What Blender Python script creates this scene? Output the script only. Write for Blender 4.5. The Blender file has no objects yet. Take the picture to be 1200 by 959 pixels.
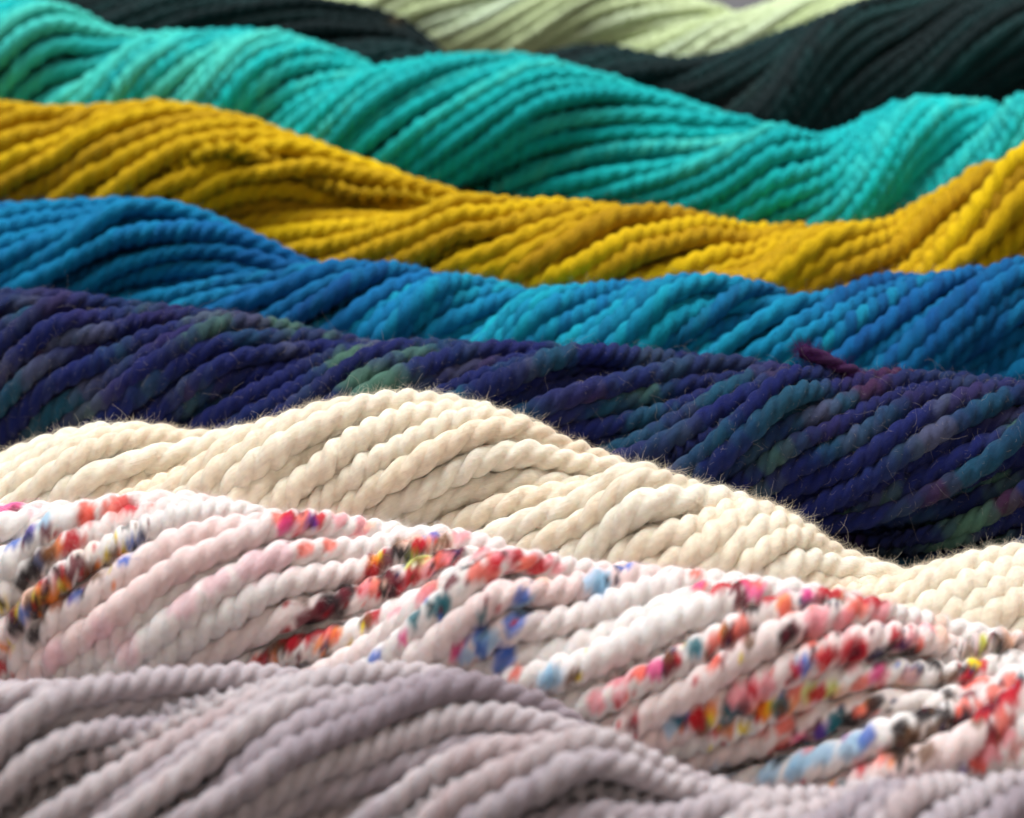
import bpy, math
import numpy as np

# ------------------------------------------------------------------ camera, light, exposure
FPX, CXP, CYP = 1850.0, 600.0, 479.5           # focal length in photo pixels
CAM_H, PITCH = 0.262, math.radians(31.0)
FOCUS, FSTOP = 0.394, 9.0

sc = bpy.context.scene
COL = sc.collection
cam_d = bpy.data.cameras.new('camera')
cam_d.sensor_width = 36.0
cam_d.lens = 36.0 * FPX / 1200.0
cam_d.clip_start, cam_d.clip_end = 0.01, 50.0
cam_d.dof.use_dof = True
cam_d.dof.focus_distance = FOCUS
cam_d.dof.aperture_fstop = FSTOP
cam = bpy.data.objects.new('camera', cam_d)
cam.location = (0, 0, CAM_H)
cam.rotation_euler = (math.pi / 2 - PITCH, 0, 0)
COL.objects.link(cam)
sc.camera = cam

w = bpy.data.worlds.new('World')
sc.world = w
w.use_nodes = True
w.node_tree.nodes['Background'].inputs[0].default_value = (0.80, 0.88, 1.0, 1)
w.node_tree.nodes['Background'].inputs[1].default_value = 0.07


def area(name, loc, target, size, power, colour):
    from mathutils import Vector
    l = bpy.data.lights.new(name, 'AREA')
    l.shape = 'RECTANGLE'
    l.size, l.size_y = size
    l.energy = power
    l.color = colour
    o = bpy.data.objects.new(name, l)
    o.location = loc
    o.rotation_euler = (Vector(target) - Vector(loc)).to_track_quat('-Z', 'Y').to_euler()
    COL.objects.link(o)


area('window_light', (-0.15, 1.1, 1.4), (0, 0.4, 0.02), (1.5, 1.0), 60.0, (0.95, 0.98, 1.0))
area('room_light', (0.45, -0.6, 1.3), (0, 0.4, 0.02), (1.4, 1.2), 10.5, (1.0, 0.86, 0.75))

sc.view_settings.view_transform = 'Standard'
sc.view_settings.look = 'None'
sc.view_settings.exposure = 0.0
sc.view_settings.gamma = 1.0
sc.cycles.use_denoising = True
sc.cycles.max_bounces = 8
sc.cycles.diffuse_bounces = 4

# ------------------------------------------------------------------ helpers
sp_, cp_ = math.sin(PITCH), math.cos(PITCH)


def project(P):
    """world points -> photo pixels and depth"""
    P = np.asarray(P)
    dz = P[..., 2] - CAM_H
    depth = P[..., 1] * cp_ - dz * sp_
    up = P[..., 1] * sp_ + dz * cp_
    return CXP + FPX * P[..., 0] / depth, CYP - FPX * up / depth, depth


def lin(c):
    c = np.asarray(c, float) / 255.0
    return np.where(c <= 0.04045, c / 12.92, ((c + 0.055) / 1.055) ** 2.4)


def smooth1(a, n):
    """moving average along axis 0, edges held"""
    for _ in range(n):
        p = np.concatenate([a[:1], a, a[-1:]], 0)
        a = 0.25 * p[:-2] + 0.5 * p[1:-1] + 0.25 * p[2:]
    return a


def noise1(rng, x, scale, n=None):
    """smooth 1-d noise of about unit size over x; n independent tracks"""
    k = int((x[-1] - x[0]) / scale) + 5
    v = rng.normal(size=(k, n if n else 1))
    t = (x - x[0]) / scale + 1.0 + (rng.random() * 0.9)
    i = np.clip(t.astype(int), 1, k - 3)
    f = (t - i)[:, None]
    p0, p1, p2, p3 = v[i - 1], v[i], v[i + 1], v[i + 2]
    r = p1 + 0.5 * f * (p2 - p0 + f * (2 * p0 - 5 * p1 + 4 * p2 - p3 + f * (3 * (p1 - p2) + p3 - p0)))
    return r if n else r[:, 0]


def pchip(xk, yk, x):
    """smooth monotone interpolation, straight outside"""
    xk, yk = np.asarray(xk, float), np.asarray(yk, float)
    h = np.diff(xk)
    s = np.diff(yk) / h
    m = np.empty_like(yk)
    m[0], m[-1] = s[0], s[-1]
    for i in range(1, len(yk) - 1):
        m[i] = 0 if s[i - 1] * s[i] <= 0 else 2 * s[i - 1] * s[i] / (s[i - 1] + s[i])
    i = np.clip(np.searchsorted(xk, x) - 1, 0, len(h) - 1)
    t = (x - xk[i]) / h[i]
    tc = np.clip(t, 0, 1)
    y = ((1 + 2 * tc) * (1 - tc) ** 2 * yk[i] + tc * (1 - tc) ** 2 * h[i] * m[i]
         + tc * tc * (3 - 2 * tc) * yk[i + 1] + tc * tc * (tc - 1) * h[i] * m[i + 1])
    y = y + np.where(t < 0, (x - xk[0]) * m[0], 0) + np.where(t > 1, (x - xk[-1]) * m[-1], 0)
    return y


# ------------------------------------------------------------------ materials
def wool(name, sheen=0.35, sheen_tint=(1, 1, 1), sss=0.0, sss_r=(1, 1, 1), sss_scale=0.002, mottle=0.16, rough=0.85, bump=1.0, spec=0.2):
    m = bpy.data.materials.new(name)
    m.use_nodes = True
    nt = m.node_tree
    b = nt.nodes['Principled BSDF']
    N = nt.nodes.new
    L = nt.links.new
    at = N('ShaderNodeAttribute'); at.attribute_name = 'dye'
    uv = N('ShaderNodeAttribute'); uv.attribute_name = 'fibre_uv'
    # fine fibres running along the yarn
    mp = N('ShaderNodeMapping'); mp.inputs['Scale'].default_value = (200.0, 55.0, 55.0)
    L(uv.outputs['Vector'], mp.inputs['Vector'])
    nz = N('ShaderNodeTexNoise'); nz.inputs['Scale'].default_value = 1.0
    nz.inputs['Detail'].default_value = 4.0; nz.inputs['Roughness'].default_value = 0.6
    L(mp.outputs['Vector'], nz.inputs['Vector'])
    # uneven take-up of the dye
    tc = N('ShaderNodeTexCoord')
    n2 = N('ShaderNodeTexNoise'); n2.inputs['Scale'].default_value = 420.0; n2.inputs['Detail'].default_value = 3.0
    L(tc.outputs['Object'], n2.inputs['Vector'])
    ad = N('ShaderNodeMath'); ad.operation = 'ADD'
    L(nz.outputs['Fac'], ad.inputs[0]); L(n2.outputs['Fac'], ad.inputs[1])
    mr = N('ShaderNodeMapRange')
    mr.inputs['From Min'].default_value = 0.6; mr.inputs['From Max'].default_value = 1.4
    mr.inputs['To Min'].default_value = 1.0 - mottle; mr.inputs['To Max'].default_value = 1.0 + mottle
    L(ad.outputs[0], mr.inputs['Value'])
    vm = N('ShaderNodeVectorMath'); vm.operation = 'SCALE'
    L(at.outputs['Color'], vm.inputs[0]); L(mr.outputs['Result'], vm.inputs['Scale'])
    L(vm.outputs['Vector'], b.inputs['Base Color'])
    bp = N('ShaderNodeBump'); bp.inputs['Strength'].default_value = bump; bp.inputs['Distance'].default_value = 0.0006
    L(nz.outputs['Fac'], bp.inputs['Height']); L(bp.outputs['Normal'], b.inputs['Normal'])
    b.inputs['Roughness'].default_value = rough
    b.inputs['Specular IOR Level'].default_value = spec
    b.inputs['Sheen Weight'].default_value = sheen
    b.inputs['Sheen Roughness'].default_value = 0.45
    b.inputs['Sheen Tint'].default_value = (*sheen_tint, 1)
    if sss > 0:
        b.inputs['Subsurface Weight'].default_value = sss
        b.inputs['Subsurface Radius'].default_value = sss_r
        b.inputs['Subsurface Scale'].default_value = sss_scale
    return m


def fibre_material(name, gain=1.0, rough=0.6):
    m = bpy.data.materials.new(name)
    m.use_nodes = True
    nt = m.node_tree
    b = nt.nodes['Principled BSDF']
    at = nt.nodes.new('ShaderNodeAttribute'); at.attribute_name = 'dye'
    vm = nt.nodes.new('ShaderNodeVectorMath'); vm.operation = 'SCALE'; vm.inputs['Scale'].default_value = gain
    nt.links.new(at.outputs['Color'], vm.inputs[0])
    nt.links.new(vm.outputs['Vector'], b.inputs['Base Color'])
    b.inputs['Roughness'].default_value = rough
    b.inputs['Specular IOR Level'].default_value = 0.3
    tr = nt.nodes.new('ShaderNodeBsdfTranslucent')
    mx = nt.nodes.new('ShaderNodeMixShader'); mx.inputs[0].default_value = 0.5
    nt.links.new(vm.outputs['Vector'], tr.inputs['Color'])
    nt.links.new(b.outputs[0], mx.inputs[1]); nt.links.new(tr.outputs[0], mx.inputs[2])
    nt.links.new(mx.outputs[0], nt.nodes['Material Output'].inputs['Surface'])
    return m


FIBRE = fibre_material('loose_wool_fibre')

# ------------------------------------------------------------------ the table top
def table():
    m = bpy.data.materials.new('painted_table')
    m.use_nodes = True
    nt = m.node_tree
    b = nt.nodes['Principled BSDF']
    n = nt.nodes.new('ShaderNodeTexNoise'); n.inputs['Scale'].default_value = 14.0; n.inputs['Detail'].default_value = 6.0
    r = nt.nodes.new('ShaderNodeValToRGB')
    r.color_ramp.elements[0].color = (0.055, 0.05, 0.054, 1); r.color_ramp.elements[0].position = 0.3
    r.color_ramp.elements[1].color = (0.08, 0.074, 0.078, 1); r.color_ramp.elements[1].position = 0.7
    tc = nt.nodes.new('ShaderNodeTexCoord')
    nt.links.new(tc.outputs['Object'], n.inputs['Vector'])
    nt.links.new(n.outputs['Fac'], r.inputs['Fac'])
    nt.links.new(r.outputs['Color'], b.inputs['Base Color'])
    b.inputs['Roughness'].default_value = 0.7
    me = bpy.data.meshes.new('table_top')
    X, Y0, Y1, T = 0.9, -0.25, 1.6, 0.03
    v = [(-X, Y0, 0), (X, Y0, 0), (X, Y1, 0), (-X, Y1, 0), (-X, Y0, -T), (X, Y0, -T), (X, Y1, -T), (-X, Y1, -T)]
    me.from_pydata(v, [], [(0, 1, 2, 3), (7, 6, 5, 4), (0, 4, 5, 1), (1, 5, 6, 2), (2, 6, 7, 3), (3, 7, 4, 0)])
    o = bpy.data.objects.new('table_top', me)
    o.data.materials.append(m)
    o['kind'] = 'structure'
    COL.objects.link(o)


table()

# ------------------------------------------------------------------ yarn geometry
YAW = 0.16                     # the skeins lie slightly skew to the camera


def tube_strand(name, C, rad, dye, parent, mat, pitch, nside, spacing, vis, rng, hand=-1.0):
    """one plied yarn: three plump plies twisted left-handed around the line C (points), as one mesh.
    dye(P, s) -> rgb per vertex; vis -> 0..1 per point, where the rings are close"""
    seg = np.linalg.norm(np.diff(C, axis=0), axis=1)
    s = np.concatenate([[0], np.cumsum(seg)])
    dens = (1.0 / spacing) * (0.34 + 0.66 * np.clip(vis, 0, 1))
    cum = np.concatenate([[0], np.cumsum(0.5 * (dens[1:] + dens[:-1]) * seg)])
    n = max(int(cum[-1]), 8)
    sr = np.interp(np.linspace(0, cum[-1], n), cum, s)
    # cubic resampling of the centre line
    t = np.gradient(C, s, axis=0)
    i = np.clip(np.searchsorted(s, sr, side='right') - 1, 0, len(s) - 2)
    h = (s[i + 1] - s[i])[:, None]
    f = ((sr - s[i]) / (s[i + 1] - s[i]))[:, None]
    P = ((1 + 2 * f) * (1 - f) ** 2 * C[i] + f * (1 - f) ** 2 * h * t[i]
         + f * f * (3 - 2 * f) * C[i + 1] + f * f * (f - 1) * h * t[i + 1])
    T = np.gradient(P, sr, axis=0)
    T /= np.linalg.norm(T, axis=1)[:, None]
    Nn = np.cross(T, np.array([0, 1.0, 0]))
    Nn /= np.linalg.norm(Nn, axis=1)[:, None]
    B = np.cross(T, Nn)
    # ply twist, a little uneven
    ph = hand * 2 * math.pi * sr / (pitch * (1 + 0.10 * rng.normal())) + 0.8 * noise1(rng, sr, 0.03) + rng.random() * 6.28
    k = np.arange(nside)
    a0 = 2 * math.pi * k / nside
    loc = (a0 + math.pi / 3) % (2 * math.pi / 3) - math.pi / 3
    c, q = 0.38, 0.62
    prof = c * np.cos(loc) + np.sqrt(np.maximum(q * q - (c * np.sin(loc)) ** 2, 0))
    which = ((a0 + math.pi / 3) // (2 * math.pi / 3)).astype(int) % 3
    puff = 1.0 + 0.07 * np.stack([noise1(rng, sr, 0.006) for _ in range(3)], 1)
    rr = (rad * ((1.0 + 0.05 * rng.normal()) * (1.0 + 0.05 * noise1(rng, sr, 0.025))))[:, None] * prof[None, :] * puff[:, which]
    ang = a0[None, :] + ph[:, None]
    V = P[:, None, :] + rr[..., None] * (np.cos(ang)[..., None] * Nn[:, None, :] + np.sin(ang)[..., None] * B[:, None, :])
    V = V.reshape(-1, 3)
    base = (np.arange(n - 1) * nside)[:, None]
    k2 = (k + 1) % nside
    F = np.stack([base + k, base + k2, base + nside + k2, base + nside + k], -1).reshape(-1, 4)
    # closed ends: a fan to a point slightly beyond the end
    V = np.concatenate([V, [P[0] - T[0] * 0.001, P[-1] + T[-1] * 0.001]], 0)
    a, b = n * nside, n * nside + 1
    tri0 = np.stack([np.full(nside, a), k2, k], -1)
    tri1 = np.stack([np.full(nside, b), (n - 1) * nside + k, (n - 1) * nside + k2], -1)
    loops = np.concatenate([F.ravel(), tri0.ravel(), tri1.ravel()]).astype(np.int32)
    cnt = np.concatenate([np.full(len(F), 4), np.full(2 * nside, 3)])
    start = np.concatenate([[0], np.cumsum(cnt)[:-1]]).astype(np.int32)
    me = bpy.data.meshes.new(name)
    me.vertices.add(len(V)); me.vertices.foreach_set('co', V.astype(np.float32).ravel())
    me.loops.add(len(loops)); me.loops.foreach_set('vertex_index', loops)
    me.polygons.add(len(cnt)); me.polygons.foreach_set('loop_start', start)
    me.polygons.foreach_set('use_smooth', np.ones(len(cnt), bool))
    me.update(calc_edges=True)
    sv = np.concatenate([np.repeat(sr, nside), [sr[0], sr[-1]]])
    col = np.ones((len(V), 4), np.float32)
    col[:, :3] = dye(V, sv, np.concatenate([np.repeat(which[None, :], n, 0).ravel(), [0, 0]]))
    at = me.attributes.new('dye', 'FLOAT_COLOR', 'POINT'); at.data.foreach_set('color', col.ravel())
    fu = np.zeros((len(V), 3), np.float32)
    fu[:-2, 0] = np.repeat(sr, nside)
    fu[:-2, 1] = (np.cos(ang) * 0.5).ravel(); fu[:-2, 2] = (np.sin(ang) * 0.5).ravel()
    at = me.attributes.new('fibre_uv', 'FLOAT_VECTOR', 'POINT'); at.data.foreach_set('vector', fu.ravel())
    me.materials.append(mat)
    o = bpy.data.objects.new(name, me)
    COL.objects.link(o)
    o.parent = parent
    return o, V, col[:, :3], (P, T)


def fibres(pts, rad, col, parent):
    """loose fibres, n curves of K points each, as one object"""
    n, K = pts.shape[:2]
    pts = pts.reshape(-1, 3) - np.array(parent.location)
    cu = bpy.data.hair_curves.new('stray_fibre')
    cu.add_curves([K] * n)
    cu.position_data.foreach_set('vector', pts.astype(np.float32).ravel())
    ra = cu.attributes.get('radius') or cu.attributes.new('radius', 'FLOAT', 'POINT')
    ra.data.foreach_set('value', (np.repeat(rad, K) * np.tile(np.linspace(1.0, 0.5, K), n)).astype(np.float32))
    c = np.ones((n, K, 4), np.float32)
    c[:, :, :3] = col[:, None, :]
    at = cu.attributes.new('dye', 'FLOAT_COLOR', 'POINT')
    at.data.foreach_set('color', c.ravel())
    cu.materials.append(FIBRE)
    o = bpy.data.objects.new('stray_fibre', cu)
    o['kind'] = 'stuff'
    COL.objects.link(o)
    o.parent = parent
    return o


class Skein:
    """a hank folded back on itself: two bundles of yarn twisted round each other (left-handed), lying on the table"""

    def __init__(self, seed, y, R, d, sil, grooves, before=None, loose=1.0, thick=None, margin=0.07):
        self.rng = rng = np.random.default_rng(seed)
        self.y, self.R, self.d = y, R, d
        sil = np.array(sil, float)
        # x range in view, with the rest of the skein beyond the frame
        dist = y * cp_ + (CAM_H - R) * sp_
        xa, xb = -600 / FPX * dist * 1.12 - margin, 600 / FPX * dist * 0.95 + margin
        x = np.arange(xa, xb, 0.004)
        self.x = x
        Yc = y - YAW * x + 0.002 * noise1(rng, x, 0.09)
        top = np.stack([x, Yc, np.full_like(x, 1.9 * R)], 1)
        px, _, dep = project(top)
        elev = np.arctan2(CAM_H - 1.2 * R, Yc)
        g = np.array(grooves, float)
        gk = pchip(g, np.arange(len(g)), px)
        th = np.radians(180.0) * gk + elev       # bundle 0 faces the camera where th = elev + 90
        # ------- strands in the turning cross-section
        a, br, bt = 0.43 * R, 0.53 * R, 0.80 * R
        pos0, lay = [], []
        for sgn in (1, -1):
            for layer in (0, 1, 2):
                r_, t_ = max((br - d / 2) - layer * d * 0.8, d * 0.1), max((bt - d / 2) - layer * d * 0.9, d * 0.4)
                q = np.linspace(0, 2 * math.pi, 721)[:-1]
                e = 2.0 / 2.5
                u = a + r_ * np.sign(np.cos(q)) * np.abs(np.cos(q)) ** e
                v = t_ * np.sign(np.sin(q)) * np.abs(np.sin(q)) ** e
                u = np.maximum(u, d * 0.52)
                pts = np.stack([u, v], 1)
                ln = np.linalg.norm(np.roll(pts, -1, 0) - pts, axis=1)
                cum = np.concatenate([[0], np.cumsum(ln)])
                n = max(int(round(cum[-1] / (d * (1.06 if layer == 0 else 1.12)))), 3)
                tt = (np.arange(n) + rng.random() * 0.5) / n * cum[-1]
                j = np.clip(np.searchsorted(cum, tt) - 1, 0, len(pts) - 1)
                pos0.append(pts[j] * sgn); lay += [layer] * n
        pos0 = np.concatenate(pos0); self.lay = np.array(lay)
        ns, nx = len(pos0), len(x)
        self.ns = ns
        pos = np.repeat(pos0[None], nx, 0)
        rad0 = np.linalg.norm(pos0, axis=1, keepdims=True) + 1e-6
        er = pos0 / rad0
        et = np.stack([-er[:, 1], er[:, 0]], 1)
        amp = 0.30 * loose * d * (1 + 0.9 * (rng.random(ns) < 0.15))
        pos = pos + (noise1(rng, x, 0.038, ns) * amp)[..., None] * er[None] * 0.8
        pos = pos + (noise1(rng, x, 0.055, ns) * amp * 1.1)[..., None] * et[None]
        tgt = pos.copy()
        dm = d * 1.0
        eye = np.eye(ns, dtype=bool)
        for it in range(26):
            D = pos[:, :, None, :] - pos[:, None, :, :]
            L = np.sqrt((D ** 2).sum(-1)) + 1e-9
            push = np.where((L < dm) & ~eye[None], (dm - L) * 0.5, 0)
            pos = pos + 0.45 * ((D / L[..., None]) * push[..., None]).sum(2)
            if it < 18:
                pos = pos + 0.06 * (tgt - pos)
            pos = smooth1(pos, 1)
        # taper at both far ends, where the fold and the tie would be
        end = np.clip(np.minimum(x - x[0], x[-1] - x) / 0.03, 0.12, 1.0)
        end = np.sin(end * math.pi / 2)
        if thick:
            end = end * smooth1(np.interp(px, [t[0] for t in thick], [t[1] for t in thick]), 30)
        pos = pos * end[:, None, None]
        ca, sa = np.cos(th)[:, None], np.sin(th)[:, None]
        u, v = pos[..., 0], pos[..., 1]
        # angle from the front (towards the camera), rising over the top
        fy = u * ca - v * sa
        fz = u * sa + v * ca
        Y = Yc[:, None] - fy
        Z = R * 0.93 + fz
        low = np.minimum(Z.min(1), R * 0.93 - 0.75 * R)
        Z = np.maximum(Z - np.minimum(low, 0)[:, None] * 0, d * 0.5)
        # ------- fit the height so that the skyline of the skein follows the photograph
        sc_z = np.ones(nx)
        X = np.repeat(x[:, None], ns, 1)
        dY = np.zeros(nx)
        for it in range(26):
            P = np.stack([X, Y + dY[:, None], Z * sc_z[:, None]], -1)
            qx, qy, qd = project(P)
            qy = qy - FPX * (d * 0.44) / qd
            j = np.argmin(qy, 1)
            r = np.arange(nx)
            want = np.interp(qx[r, j], sil[:, 0], sil[:, 1])
            err = qy[r, j] - want                      # positive: too low in the picture
            if it < 12:                                # the line in which the skein lies on the table
                step = smooth1(np.where((px > -80) & (px < 1280), err, 0) * qd[r, j] / FPX / np.sin(elev), 110)
                dY = np.clip(dY + 0.6 * step, -0.022, 0.022)
                if before is not None:                 # never into the skein in front
                    gap = Yc + dY - np.interp(x, before.x, before.axis[:, 1])
                    dY = dY + smooth1(np.maximum(0.046 - gap, 0), 20)
                continue
            if it == 12:
                dY = smooth1(dY, 70)
                continue
            dzm = err * qd[r, j] / FPX / np.cos(elev)
            step = dzm / np.maximum(Z[r, j], 0.02)
            sc_z = sc_z + 0.6 * step
            sc_z = smooth1(sc_z, 2)
            sc_z = np.clip(sc_z, 0.35, 2.2)
        self.sc_z = sc_z
        self.dY = dY
        Z = np.maximum(Z * sc_z[:, None], d * 0.5)
        Y = Y + dY[:, None]
        Yc = Yc + dY
        vf = (px > 0) & (px < 1200)
        print('FIT', seed, 'Y', np.round(np.interp([0, 300, 600, 900, 1200], px, (Yc + dY) if 0 else Yc), 3), 'z', np.round(np.interp([0, 300, 600, 900, 1200], px, sc_z), 2), 'dY %.3f..%.3f' % (dY[vf].min(), dY[vf].max()), 'z %.2f..%.2f' % (sc_z[vf].min(), sc_z[vf].max()), 'strands', ns,
              'err %.1f' % np.abs(err[vf]).max())
        if before is not None:                         # yarns that touch the skein in front are pressed back
            Q = before.P
            bi = np.clip(np.searchsorted(before.x, x), 0, len(before.x) - 1)
            dd_ = 0.5 * (d + before.d)
            Y0, Z0 = Y.copy(), Z.copy()
            for it in range(12):
                dy = Y[:, :, None] - Q[bi][:, None, :, 1]
                dz = Z[:, :, None] - Q[bi][:, None, :, 2]
                by, bz = dy + 0.7 * d, dz
                L = np.sqrt(dy * dy + dz * dz)
                bl = np.sqrt(by * by + bz * bz) + 1e-9
                push = np.maximum(dd_ - L, 0)
                k_ = push.argmax(2)
                r_, c_ = np.ogrid[:nx, :ns]
                p_ = push[r_, c_, k_]
                Y = Y + smooth1(p_ * by[r_, c_, k_] / bl[r_, c_, k_] * 0.7, 3)
                Z = np.maximum(Z + smooth1(p_ * bz[r_, c_, k_] / bl[r_, c_, k_] * 0.5, 3), d * 0.5)
            Y, Z = Y0 + smooth1(Y - Y0, 16), Z0 + smooth1(Z - Z0, 16)
        self.P = np.stack([X, Y, Z], -1)
        self.alpha = np.degrees(np.arctan2(fz, fy))    # 0 front, 90 top, 180 back
        self.px = px
        self.elev = elev
        self.axis = np.stack([x, Yc, R * 0.93 * sc_z], 1)

    def build(self, name, label, mat, dye, nside, spacing, pitch_f=2.6):
        root = bpy.data.objects.new(name, None)
        root.empty_display_size = 0.02
        ax = self.axis[len(self.axis) // 2]
        root.location = (ax[0], ax[1], 0)
        root['label'] = label
        root['category'] = 'yarn skein'
        root['group'] = 'skeins of hand dyed yarn laid side by side'
        COL.objects.link(root)
        self.root = root
        self.nside = nside
        self.V, self.C, self.lines, self.obs = [], [], [], []
        off = np.array(root.location)
        for i in range(self.ns):
            inner = self.lay[i] >= 1
            al = self.alpha[:, i]
            e = np.degrees(self.elev)
            vis = np.clip((72 - np.abs(((al - (e + 52) + 180) % 360) - 180) + 25) / 25, 0, 1)
            inframe = (self.px > -160) & (self.px < 1380)
            vis = vis * inframe
            if inner:
                vis = vis * 0.05
            vis = smooth1(vis, 4)
            o, V, c, l = tube_strand('strand', self.P[:, i], self.d * 0.555, lambda P, s, w, i=i: dye(self, i, P, s, w), root, mat,
                                  self.d * pitch_f, nside, spacing, vis, self.rng)
            o.data.transform(__import__('mathutils').Matrix.Translation(-root.location))
            self.obs.append(o); self.V.append(V); self.C.append(c); self.lines.append(l)
        return root

    def fuzz(self, n_short, n_long, gain=1.0, r=1.7e-5, lshort=(0.0010, 0.0034), llong=(0.004, 0.009), tint=None, seed=5):
        """loose fibres standing off the yarn, one object that nobody could count"""
        rng = np.random.default_rng(seed)
        V = np.concatenate([v[:-2] for v in self.V]); C = np.concatenate([c[:-2] for c in self.C])
        ax = np.stack([np.interp(V[:, 0], self.x, self.axis[:, k]) for k in range(3)], 1)
        cd = V - ax
        cd[:, 0] = 0
        # only the outer yarns, on the side that can be seen
        Nn = np.concatenate([self.vnormals(i) for i in range(self.ns) if True])
        outw = (cd / (np.linalg.norm(cd, axis=1)[:, None] + 1e-9) * Nn).sum(1)
        px, py, dep = project(V)
        view = np.array([0, 0, CAM_H]) - V
        view /= np.linalg.norm(view, axis=1)[:, None]
        ok = (outw > 0.2) & ((Nn * view).sum(1) > -0.45) & (px > -40) & (px < 1240) & (np.linalg.norm(cd, axis=1) > 0.45 * self.R)
        idx = np.flatnonzero(ok)
        if not len(idx):
            return
        pick = np.concatenate([rng.choice(idx, n_short), rng.choice(idx, n_long)])
        n_lay = n_short // 2                           # fibres that lie along the yarn
        pick = np.concatenate([rng.choice(idx, n_lay), pick])
        n = len(pick)
        kind = np.concatenate([np.zeros(n_lay, int), np.ones(n_short, int), np.full(n_long, 2)])
        ln = np.concatenate([rng.uniform(0.002, 0.006, n_lay), rng.uniform(*lshort, n_short) * rng.random(n_short) ** 0.5, rng.uniform(*llong, n_long)])
        K = 9
        Tn = np.concatenate([np.repeat(l[1], len(v[:-2]) // len(l[1]), 0) for v, l in zip(self.V, self.lines)])[pick]
        side = np.cross(Tn, Nn[pick])
        up = np.array([0.12, 0.42, 0.5])[kind][:, None] * rng.uniform(0.3, 1.3, (n, 1))
        d = Nn[pick] * up + Tn * rng.normal(size=(n, 1)) * np.array([1.2, 0.7, 0.6])[kind][:, None] + side * (rng.normal(size=(n, 1)) * 0.35 + np.where(kind == 0, 0.45, 0)[:, None])
        d /= np.linalg.norm(d, axis=1)[:, None]
        pts = [V[pick] - Nn[pick] * 0.0001]
        bend = np.array([0.14, 0.75, 1.0])[kind][:, None]
        curl = rng.normal(size=(n, 3)) * bend
        for k in range(K - 1):
            curl = curl + rng.normal(size=(n, 3)) * bend * 0.7
            d = d + curl * 0.5 - Nn[pick] * np.where(kind == 2, 0.0, 0.07)[:, None]
            d /= np.linalg.norm(d, axis=1)[:, None]
            pts.append(pts[-1] + d * (ln / (K - 1))[:, None])
        pale = ((kind == 2) | (rng.random(n) < 0.15)) & (kind > 0)
        base = C[pick] / gain if tint is None else np.where(pale[:, None], np.array(tint), C[pick] * 1.3 / gain)
        fibres(np.stack(pts, 1), r * rng.uniform(0.7, 1.3, n), np.clip(base * gain, 0, 0.9), self.root)

    def paint(self, spots, seed=3):
        """dye spots (photo x, y, radius in photo pixels, colour): each soaks into the yarn that lies there"""
        rng = np.random.default_rng(seed)
        sid = np.concatenate([np.full(len(v), i) for i, v in enumerate(self.V)])
        V = np.concatenate(self.V); C = np.concatenate(self.C).astype(float)
        px, py, dep = project(V)
        rough = np.concatenate([np.repeat(rng.normal(size=len(v) // 3 + 1), 3)[:len(v)] for v in self.V])
        ax = np.stack([np.interp(V[:, 0], self.x, self.axis[:, k]) for k in range(3)], 1)

        first = np.cumsum([0] + [len(v) for v in self.V])
        ns_ = self.nside

        def soak(b, r, col, st):
            c, i = V[b], sid[b]
            k_ = b - first[i]
            nb = b + ns_ if k_ + ns_ < len(self.V[i]) - 2 else b - ns_
            pd = V[nb] - c
            pd = pd / (np.linalg.norm(pd) + 1e-12)            # the way the ply runs here
            near = np.flatnonzero(np.abs(V[:, 0] - c[0]) < r * 2.2)
            e_ = V[near] - c
            al = e_ @ pd
            pe = np.sqrt(np.maximum((e_ ** 2).sum(1) - al * al, 0))
            dd = np.sqrt((al / 1.2) ** 2 + (pe / 0.85) ** 2) / r + 0.12 * rough[near]
            wgt = np.clip((1.22 - dd) / 0.45, 0, 1)
            wgt = wgt * wgt * (3 - 2 * wgt) * st * np.where(sid[near] == i, 1.0, 0.55)
            C[near] = C[near] * (1 - wgt[:, None]) + col * wgt[:, None]

        flecks = []
        for (x, y, r, k) in spots:
            col, st = DYES[k]
            q = (px - x) ** 2 + (py - y) ** 2
            m = np.flatnonzero(q < 49)
            if not len(m):
                m = np.array([int(np.argmin(q))])
            b = m[np.argmin(dep[m] + 0.0012 * np.sqrt(q[m]))]
            R_ = (r * (1.35 if k in 'KMRD' else 1.25) + 1.8) * dep[b] / FPX
            soak(b, R_, lin(col), st)
            if k in 'KRCPHBNTYODMVG':
                strand = np.flatnonzero((sid == sid[b]) & (np.abs(V[:, 0] - V[b, 0]) < 2.0 * R_))
                more = {'K': 'KMDN', 'R': 'RMCR', 'C': 'RKCM', 'P': 'PRCR', 'D': 'DKOY', 'B': 'BNLV', 'T': 'TNKB', 'Y': 'YODK', 'O': 'ORYD', 'M': 'MKRN'}.get(k, 'KRMM')
                for b2 in rng.choice(strand, 2):
                    c2, s2 = DYES[more[rng.integers(4)]]
                    flecks.append((b2, R_ * rng.uniform(0.25, 0.6), lin(c2), s2))
        for f in flecks:
            soak(*f)
        # further spots on the part of the skein that the photograph does not show
        hid = np.flatnonzero(((px < -15) | (px > 1215) | (V[:, 1] > ax[:, 1] + 0.4 * self.R)) & (V[:, 2] > 0.3 * self.R))
        keys = list(DYES)
        for b in rng.choice(hid, 110):
            col, st = DYES[keys[rng.integers(len(keys))]]
            soak(b, rng.uniform(0.0012, 0.003), lin(col), st)
        k = 0
        for i, v in enumerate(self.V):
            n = len(v)
            self.C[i] = C[k:k + n].astype(np.float32)
            buf = np.ones((n, 4), np.float32); buf[:, :3] = self.C[i]
            self.obs[i].data.attributes['dye'].data.foreach_set('color', buf.ravel())
            k += n

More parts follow.
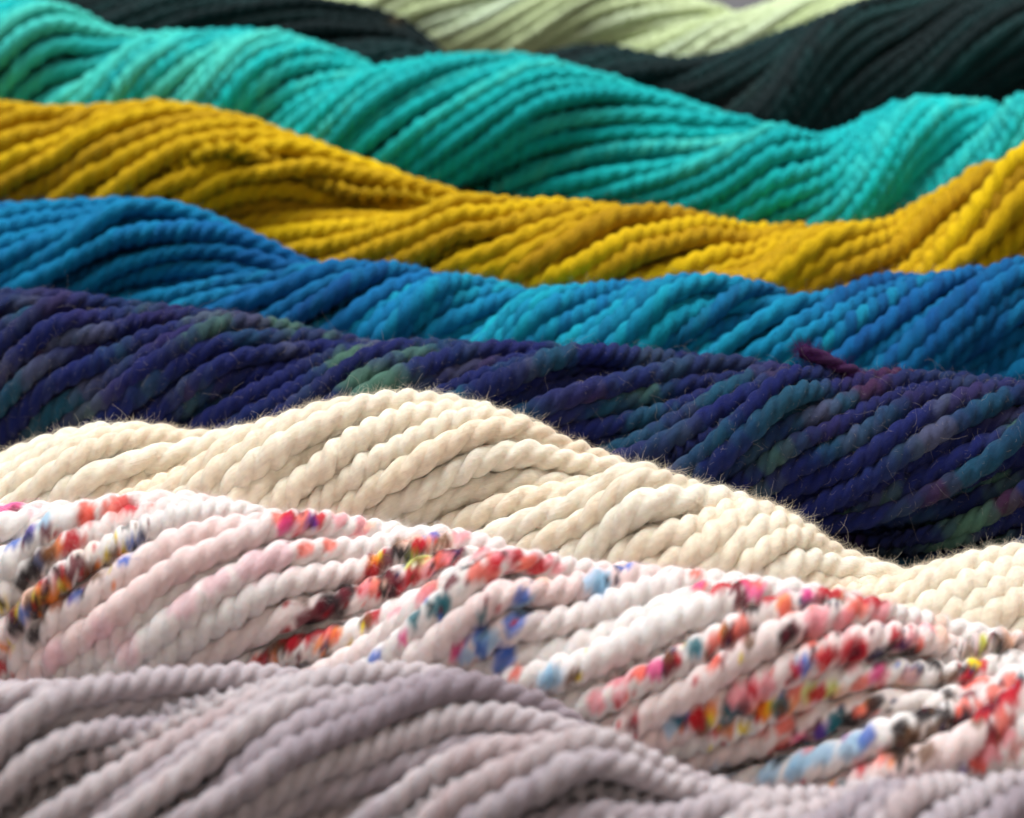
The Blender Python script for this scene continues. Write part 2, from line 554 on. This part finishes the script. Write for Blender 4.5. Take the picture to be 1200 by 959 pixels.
    def vnormals(self, i):
        V = self.V[i][:-2]
        P, T = self.lines[i]
        n = V.reshape(len(P), -1, 3) - P[:, None, :]
        n /= np.linalg.norm(n, axis=2)[..., None] + 1e-12
        return n.reshape(-1, 3)


# ------------------------------------------------------------------ dyes
def track(rng, s, scale):
    return noise1(rng, np.linspace(0, 1.4, 400), scale)[np.clip((s / 1.4 * 399).astype(int), 0, 399)]


def plain(cols, scale=0.05, strand=0.5, along=0.5, seed=1):
    """a semi-solid dye: moves between the given colours from yarn to yarn and along each yarn"""
    L = np.array([lin(c) for c in cols])

    def f(sk, i, P, s, which):
        rng = np.random.default_rng(seed * 1000 + i)
        t = 0.5 + strand * 0.35 * rng.normal() + along * 0.35 * track(rng, s, scale) + 0.04 * rng.normal(size=3)[which]
        t = np.clip(t, 0, 1) * (len(L) - 1)
        k = np.clip(t.astype(int), 0, len(L) - 2)
        w_ = (t - k)[:, None]
        return L[k] * (1 - w_) + L[k + 1] * w_
    return f


def variegated(cols, weights, scale, seed, regions=(), spread=1.1):
    """patches of different dyes along each yarn; regions pull a stretch of the skein towards one dye"""
    L = np.array([lin(c) for c in cols])
    lw = np.log(np.array(weights, float))

    def f(sk, i, P, s, which):
        rng = np.random.default_rng(seed * 1000 + i)
        sc_ = np.stack([track(rng, s, scale) for _ in L], 1) * spread + lw[None]
        sc_ = sc_ + 0.25 * rng.normal(size=(3, len(L)))[which]
        px, py, dep = project(P)
        for (x, y, r, k, st) in regions:
            sc_[:, k] += st * np.exp(-(((px - x) / r) ** 2 + ((py - y) / (r * 0.6)) ** 2))
        w_ = np.exp((sc_ - sc_.max(1, keepdims=True)) * 2.2)
        w_ /= w_.sum(1, keepdims=True)
        return w_ @ L
    return f


# ------------------------------------------------------------------ the skeins, front to back
SIL = {
    'mauve': [(-200, 800), (0, 803), (50, 794), (95, 802), (150, 791), (200, 785), (280, 782), (350, 785), (450, 779), (500, 780), (575, 792), (600, 803),
              (630, 815), (650, 826), (700, 845), (720, 860), (765, 885), (810, 908), (860, 919), (925, 923), (985, 933), (1000, 916), (1050, 904),
              (1100, 914), (1150, 914), (1200, 905), (1400, 925)],
    'speckled': [(-200, 600), (0, 592), (30, 588), (80, 592), (120, 586), (170, 578), (225, 580), (280, 587), (320, 595), (375, 600), (425, 609), (450, 618),
                 (500, 617), (540, 622), (600, 635), (630, 648), (660, 656), (720, 660), (800, 667), (850, 672), (900, 676), (960, 689), (1020, 695),
                 (1060, 712), (1100, 725), (1150, 735), (1200, 742), (1400, 770)],
    'cream': [(-200, 600), (0, 535), (50, 515), (75, 508), (110, 498), (150, 496), (200, 503), (250, 505), (300, 498), (330, 487), (370, 473), (420, 463),
              (480, 460), (530, 465), (580, 478), (620, 492), (660, 510), (690, 530), (730, 531), (755, 536), (770, 550), (830, 573), (870, 582), (910, 595),
              (945, 615), (960, 630), (1000, 646), (1040, 664), (1100, 655), (1150, 645), (1200, 635), (1400, 640)],
    'navy': [(-200, 350), (0, 341), (40, 339), (80, 340), (125, 351), (165, 355), (220, 362), (270, 364), (300, 370), (350, 382), (400, 392), (430, 399),
             (480, 398), (550, 400), (600, 402), (650, 402), (725, 408), (800, 415), (875, 418), (950, 430), (1000, 435), (1050, 432), (1100, 435),
             (1150, 440), (1200, 445), (1400, 470)],
    'blue': [(-200, 250), (0, 240), (60, 236), (120, 233), (180, 233), (220, 240), (260, 258), (300, 278), (340, 298), (370, 308), (400, 307), (450, 308),
             (500, 315), (540, 325), (570, 330), (620, 334), (680, 335), (720, 332), (770, 325), (820, 322), (870, 325), (910, 335), (950, 350),
             (990, 335), (1040, 322), (1100, 320), (1150, 312), (1200, 302), (1400, 300)],
    'mustard': [(-200, 110), (0, 118), (40, 122), (65, 128), (90, 125), (130, 122), (190, 118), (240, 124), (280, 135), (320, 148), (370, 168), (430, 188),
                (480, 208), (510, 217), (560, 226), (600, 233), (660, 234), (720, 238), (780, 243), (830, 250), (872, 266), (900, 264), (960, 260),
                (1000, 260), (1045, 260), (1070, 240), (1100, 222), (1130, 208), (1160, 195), (1200, 168), (1400, 130)],
    'turquoise': [(-200, -20), (0, -5), (70, 0), (100, 15), (125, 33), (170, 40), (230, 36), (300, 34), (340, 38), (400, 60), (440, 78), (470, 72), (510, 65),
                  (560, 62), (620, 62), (680, 78), (740, 98), (800, 115), (838, 132), (870, 135), (920, 145), (960, 162), (1000, 145), (1060, 113),
                  (1120, 113), (1142, 124), (1155, 112), (1180, 103), (1200, 104), (1400, 110)],
    'dark': [(-200, -20), (80, -16), (200, -18), (330, -8), (390, 0), (440, 10), (480, 25), (505, 48), (520, 66), (560, 76), (620, 68), (640, 60), (680, 52),
             (720, 52), (760, 62), (800, 68), (840, 62), (880, 52), (930, 30), (980, 10), (1010, -2), (1100, -10), (1200, -8), (1400, -10)],
    'pale': [(-200, -40), (300, -40), (500, -45), (650, -40), (760, -18), (800, -8), (830, 0), (850, 10), (866, 20), (885, 8), (910, 0), (950, -12), (1050, -22),
             (1200, -14), (1400, -20)],
}
GROOVE = {
    'mauve': [-480, 95, 740, 1330, 1900],
    'speckled': [-380, 90, 610, 1250, 1900],
    'cream': [-160, 285, 740, 1048, 1640],
    'navy': [-330, 60, 430, 920, 1400],
    'blue': [-120, 370, 620, 950, 1400],
    'mustard': [65, 530, 950, 1500],
    'turquoise': [165, 440, 900, 1210, 1580],
    'dark': [-80, 515, 960, 1420],
    'pale': [-200, 505, 866, 1300],
}

W_ = wool('mauve_wool', sheen=0.25, sss=0.6, sss_r=(1.0, 0.62, 0.5))
M_WHITE = wool('white_speckled_wool', sheen=0.08, sss=0.6, sss_scale=0.0007, sss_r=(1.0, 0.62, 0.5), mottle=0.15)
M_CREAM = wool('cream_wool', sheen=0.15, sss=0.6, sss_r=(1.0, 0.62, 0.5), mottle=0.2)
M_NAVY = wool('variegated_wool', sheen=0.05, mottle=0.2)
M_DARK = wool('deep_dyed_wool', sheen=0.05, mottle=0.25, spec=0.1)
M_MID = wool('bright_dyed_wool', sheen=0.02, mottle=0.16, spec=0.14)

N_FRONT, S_FRONT = 18, 0.00125
N_BACK, S_BACK = 12, 0.0024

sk = Skein(11, 0.226, 0.027, 0.0054, SIL['mauve'], GROOVE['mauve'], loose=1.2)
sk.build('yarn_skein', 'dusty mauve grey yarn skein nearest the camera along the bottom edge', W_,
         plain([(146, 131, 140), (173, 159, 167), (203, 191, 193), (189, 167, 168)], 0.03, 0.22, seed=2), N_FRONT, S_FRONT, 2.35)
sk.fuzz(50000, 400)

# speckled: dye spots where the photograph shows them, and loose ones over the rest of the skein
DYES = {'K': ((34, 22, 26), 0.95), 'R': ((200, 16, 40), 0.95), 'C': ((248, 112, 92), 0.85), 'P': ((246, 150, 160), 0.8), 'p': ((248, 198, 206), 0.6),
        'H': ((240, 74, 150), 0.85), 'B': ((66, 112, 204), 0.85), 'N': ((30, 40, 92), 0.9), 'T': ((16, 110, 122), 0.9), 'Y': ((246, 218, 14), 0.95),
        'O': ((250, 136, 36), 0.85), 'D': ((112, 74, 40), 0.85), 'L': ((150, 198, 228), 0.75), 'M': ((112, 18, 40), 0.9), 'S': ((250, 192, 160), 0.65),
        's': ((246, 220, 205), 0.6), 'V': ((92, 62, 170), 0.85), 'G': ((222, 230, 92), 0.8)}
# letter = dye, then x, y, radius
SPOTS = [(float(a), float(b), float(c), t[0]) for t in """
H10,590,14 p40,595,12 R104,603,7 C98,602,10 C140,592,13 R152,590,10 V30,617,9 B15,632,10 L50,608,8 N28,632,6 M55,625,6 O65,643,8 R88,634,9 N45,658,8 K25,683,8
K42,672,8 D55,650,8 T5,695,6 S30,700,12 Y45,706,9 K65,708,9 Y75,688,6 K80,695,6 R98,674,6 O110,669,5 K95,690,4 D132,656,7 O142,650,5 Y126,652,4 B157,636,6 B148,652,5
N165,630,4 Y20,718,7 K15,738,8 K38,745,6 Y3,708,5 R3,783,5 O5,760,5
p120,745,16 p215,705,16 p300,660,16 p250,680,14 p150,760,14 p330,655,14 s100,640,12 p60,770,14
C330,605,9 R338,604,7 C360,605,9 R378,607,7 P400,607,10 P425,613,9 H337,622,8 V366,614,7 P350,625,7 C360,643,8 C385,640,7
S480,628,14 S520,632,14 P560,640,12 C500,637,8 K485,642,10 R492,640,6 G482,657,9 G497,660,8 M525,655,12 K530,655,9 K545,660,8 C560,668,9 C580,670,9 P600,672,8 P625,655,8
R608,652,7 P640,658,8 Y440,655,7 O437,660,7 R435,672,7 C425,682,8 M455,652,7 K470,650,6 S450,680,10 P430,690,8 K410,690,9 M395,700,9 K385,710,10 R438,722,8 D428,728,7
M375,720,10 K360,735,10 C390,745,8 O395,745,6 R380,738,6 T345,748,6 K335,750,10 O375,755,6 M310,770,8 C300,775,7 R305,775,6 T510,712,10 T490,722,9 T525,708,7 P460,710,10
C500,690,10 P490,700,9 M525,680,8 H470,752,6 B440,768,7 B560,745,9 B600,730,10 B590,760,9 N565,740,6 H535,768,7 H540,760,6 L570,760,12 L610,715,10 T565,725,5 L700,685,14
B590,775,9 S600,790,8 C608,790,6 P540,625,10 C575,645,9 P590,650,10 M560,655,6 R575,660,6 P470,690,12 P500,668,10
L705,683,10 N725,664,6 B735,662,6 C822,683,9 R835,685,10 R860,682,11 M862,690,7 H885,690,11 C905,698,9 O918,705,9 C920,712,8 M868,705,8 K875,712,7 D885,707,7 N945,702,8
T975,697,6 M960,705,7 O985,695,6 R1012,697,8 M1020,695,6 S1040,702,9 S1100,720,10 P960,720,12 C1000,718,9 C1010,712,9 P1030,720,12
M925,742,8 K922,745,9 P955,738,12 P985,735,12 C945,750,8 C870,740,9 C855,745,8 O845,745,7 D850,750,8 M875,740,6 L815,765,6 T818,760,8 M790,770,10 R785,775,9 M780,780,8
C755,785,8 H765,782,9 C748,790,7 P735,790,10 P720,795,9 P728,820,8 P700,825,10 D672,793,6 L640,800,10 L650,795,10
L935,775,7 C965,775,10 R1000,768,13 R1005,765,10 B947,778,9 K1045,760,9 R1050,755,9 N1025,770,7 R1055,757,7 P1070,752,10 K1035,780,7
D1130,765,9 K1095,778,8 D1150,755,9 Y1155,752,7 G1160,752,6 D1190,755,12 K1172,747,6 V1065,790,7 B1070,797,7 N1075,785,6 P1035,795,9 H1030,795,7 C1010,800,8 S1060,800,12
M870,830,9 K855,833,8 T855,835,7 O900,832,10 O890,838,8 C915,835,8 O930,825,7 S940,830,10 L790,848,9 B800,845,9 T795,845,6 O820,843,8 Y830,840,6 G950,815,8 G970,812,8
S990,815,10 P880,805,12 P860,812,10 P900,807,10 D820,855,8 R838,857,6 O855,858,7 C890,855,9 C920,850,9 Y870,860,6 M745,850,6 R745,842,4
P935,870,9 H940,868,8 B918,878,6 M955,860,9 V965,858,7 T985,845,9 K985,850,8 K1000,845,8 C1015,830,8 O1020,828,7 T975,852,6
L1000,870,14 B1015,862,9 L960,880,12 L940,890,12 L900,905,14 L930,900,10 L800,915,12 L845,910,12
D1145,845,8 K1130,840,8 K1110,845,9 D1095,855,8 K1115,850,7 D1070,870,9 K1060,882,8 K1050,880,8 D1080,880,8 C1030,885,8 R1010,900,7 C1005,905,6 M1130,805,9 R1145,830,12
R1165,820,12 R1185,815,9 R1130,800,8 M1155,830,8 C1185,800,10 C1150,790,9 K1195,797,8 T1190,790,6 R1165,870,9 C1175,850,10 P1180,860,9 R1150,890,9 P1160,885,9 C1190,875,8
V1130,905,5 Y970,930,6 O972,930,5 T980,922,6 S1110,740,14 S1180,742,12 P1090,730,10
""".split() for a, b, c in [t[1:].split(',')]]

# bands where the dye was thrown: from, to, number, spread, dyes
BANDS = [(310, 772, 520, 640, 30, 11, 'KMRCODRK'), (440, 628, 650, 662, 14, 8, 'CSRPCM'), (820, 684, 1050, 706, 16, 8, 'RMHCKDR'),
         (760, 790, 965, 736, 16, 7, 'CDMKCPO'), (930, 778, 1075, 752, 14, 8, 'RKMRCN'), (790, 850, 965, 820, 16, 7, 'OKRCTYO'),
         (915, 878, 1040, 828, 14, 7, 'HKMCPT'), (1015, 905, 1160, 762, 26, 10, 'DKDOKRN'), (1100, 830, 1200, 795, 18, 12, 'RMRCRK'),
         (0, 725, 105, 648, 18, 8, 'KDKORNM'), (10, 742, 160, 640, 14, 6, 'KYKDOB'), (1120, 770, 1200, 748, 10, 7, 'DKYRS'), (540, 768, 625, 708, 9, 8, 'BLBNL')]
_r = np.random.default_rng(21)
for (_x0, _y0, _x1, _y1, _n, _w, _k) in BANDS:
    for _t in _r.random(int(_n * 0.65)):
        SPOTS.append((_x0 + (_x1 - _x0) * _t + _r.normal() * _w * 0.6, _y0 + (_y1 - _y0) * _t + _r.normal() * _w, _r.uniform(3.5, 8.5), _k[_r.integers(len(_k))]))


def speckle(sk, i, P, s, which):
    rng = np.random.default_rng(7000 + i)
    base = lin((247, 238, 234))
    c = np.repeat(base[None], len(P), 0)
    pk = np.clip(track(rng, s, 0.05) * 0.35 + 0.02, 0, 0.7)[:, None]
    return c * (1 - pk) + lin((247, 212, 208)) * pk


sk = Skein(12, 0.277, 0.0285, 0.0065, SIL['speckled'], GROOVE['speckled'], sk, 0.8)
sk.build('yarn_skein', 'white yarn skein speckled with red, black, blue and yellow dye', M_WHITE, speckle, N_FRONT, S_FRONT, 2.35)
sk.paint(SPOTS)
sk.fuzz(90000, 900)

sk = Skein(113, 0.328, 0.0275, 0.0069, SIL['cream'], GROOVE['cream'], sk, 0.5, thick=[(-100, 0.85), (150, 1), (930, 1), (1045, 0.66), (1200, 0.85), (1400, 0.9)])
sk.build('yarn_skein', 'plain undyed cream yarn skein between the speckled and the navy one', M_CREAM,
         plain([(241, 223, 198), (245, 231, 210), (248, 237, 220)], 0.05, seed=4), N_FRONT, S_FRONT)
sk.fuzz(150000, 1200)

sk = Skein(14, 0.380, 0.0275, 0.0056, SIL['navy'], GROOVE['navy'], sk, 1.2)
sk.build('yarn_skein', 'navy and purple variegated yarn skein with teal patches behind the cream one', M_NAVY,
         variegated([(0, 18, 92), (0, 18, 84), (34, 26, 88), (10, 74, 102), (74, 114, 98), (66, 22, 64), (76, 80, 112)],
                    [1.6, 1.2, 0.8, 0.85, 0.5, 0.35, 0.5], 0.013, 5,
                    [(420, 445, 60, 4, 2.5), (480, 420, 70, 6, 1.5), (730, 430, 80, 4, 2.0), (600, 480, 60, 3, 1.5), (650, 440, 80, 0, 2.0), (280, 450, 110, 0, 2.0),
                     (960, 590, 110, 0, 2.5), (1120, 620, 80, 4, 1.8), (100, 350, 160, 2, 1.6), (1010, 430, 70, 5, 2.5), (760, 510, 90, 3, 1.5), (960, 500, 120, 3, 1.2),
                     (60, 430, 60, 6, 1.5), (380, 480, 60, 1, 2.5)]), N_FRONT, S_FRONT)
sk.fuzz(90000, 800, gain=2.0, tint=(0.24, 0.21, 0.19), r=1.7e-5)



def unproject(x, y, dep):
    r, u = (x - CXP) * dep / FPX, (CYP - y) * dep / FPX
    return np.array([r, dep * cp_ + u * sp_, CAM_H - dep * sp_ + u * cp_])


# a cut purple end of yarn stands up from the top of the navy skein
_d = project(sk.P[np.argmin(np.abs(sk.px - 985)), np.argmax(sk.P[np.argmin(np.abs(sk.px - 985)), :, 2])])[2]
_a, _b, _c, _e = unproject(1016, 448, _d + 0.008), unproject(988, 432, _d + 0.004), unproject(962, 420, _d + 0.001), unproject(940, 411, _d + 0.001)
_t = np.linspace(0, 3, 16)
_C = np.stack([pchip([0, 1, 2, 3], [p[k] for p in (_a, _b, _c, _e)], _t) for k in range(3)], 1)
_o, _V, _c2, _l = tube_strand('yarn_end', _C, 0.0021, lambda P, s, w: np.repeat(lin((62, 18, 72))[None], len(P), 0), sk.root, M_NAVY,
                              0.016, 18, 0.001, np.ones(16), np.random.default_rng(77))
_o['label'] = 'short frayed purple yarn end'
_o.data.transform(__import__('mathutils').Matrix.Translation(-sk.root.location))
_r = np.random.default_rng(78)
_n, _K = 900, 8
_t0 = _r.random(_n) ** 0.6
_C0 = np.stack([np.interp(_t0 * 15, np.arange(16), _C[:, k]) for k in range(3)], 1)
_ax = (_C[-1] - _C[4]) / np.linalg.norm(_C[-1] - _C[4])
_dd = _ax * _r.uniform(0.3, 1.4, (_n, 1)) + _r.normal(size=(_n, 3)) * 0.42
_p = [_C0 + _r.normal(size=(_n, 3)) * 0.0008]
_cu = _r.normal(size=(_n, 3)) * 0.2
for _k in range(_K - 1):
    _cu = _cu + _r.normal(size=(_n, 3)) * 0.15
    _dd = _dd + _cu * 0.4
    _dd = _dd / np.linalg.norm(_dd, axis=1)[:, None]
    _p.append(_p[-1] + _dd * (_r.uniform(0.0015, 0.006, (_n, 1)) / (_K - 1)))
fibres(np.stack(_p, 1), np.full(_n, 3.0e-5), np.repeat(lin((78, 24, 88))[None], _n, 0), sk.root)

sk = Skein(15, 0.432, 0.0275, 0.0059, SIL['blue'], GROOVE['blue'], sk, 1.0)
sk.build('yarn_skein', 'bright blue yarn skein with lighter cyan stretches', M_MID,
         variegated([(0, 100, 162), (0, 130, 178), (10, 176, 192), (0, 72, 134)], [1.2, 1.1, 0.5, 0.8], 0.05, 6,
                    [(60, 280, 160, 1, 1.0), (650, 360, 260, 2, 1.5), (330, 330, 110, 3, 1.2), (1100, 360, 150, 3, 1.0)], 0.38), 15, 0.0015)
sk.fuzz(40000, 300)

sk = Skein(16, 0.488, 0.0295, 0.0066, SIL['mustard'], GROOVE['mustard'], sk, 0.9)
sk.build('yarn_skein', 'mustard yellow yarn skein', M_MID,
         plain([(168, 124, 0), (204, 162, 0), (230, 190, 0)], 0.05, 0.7, 0.6, seed=7), N_BACK, 0.0017)
sk.fuzz(30000, 200)

sk = Skein(17, 0.555, 0.0325, 0.0064, SIL['turquoise'], GROOVE['turquoise'], sk, 0.6)
sk.build('yarn_skein', 'turquoise green yarn skein behind the mustard one', M_MID,
         variegated([(0, 168, 170), (4, 192, 190), (80, 214, 196)], [1, 1, 0.5], 0.06, 8, [(100, 70, 260, 2, 1.6), (600, 150, 200, 0, 0.8), (1180, 130, 80, 2, 0.8)], 0.6), N_BACK, S_BACK)

sk = Skein(18, 0.625, 0.037, 0.0060, SIL['dark'], GROOVE['dark'], sk, 0.6)
sk.build('yarn_skein', 'black green yarn skein behind the turquoise one', M_DARK,
         variegated([(2, 24, 26), (4, 38, 40), (20, 58, 58), (140, 108, 54)], [1, 1, 0.6, 0.02], 0.05, 9, [(462, 24, 26, 3, 4.2)], 0.8), N_BACK, S_BACK)

sk = Skein(19, 0.700, 0.033, 0.0062, SIL['pale'], GROOVE['pale'], sk, 0.6)
sk.build('yarn_skein', 'pale sage green yarn skein farthest back at the top edge', M_MID,
         plain([(196, 212, 156), (214, 228, 178), (222, 240, 206)], 0.05, seed=10), N_BACK, S_BACK)
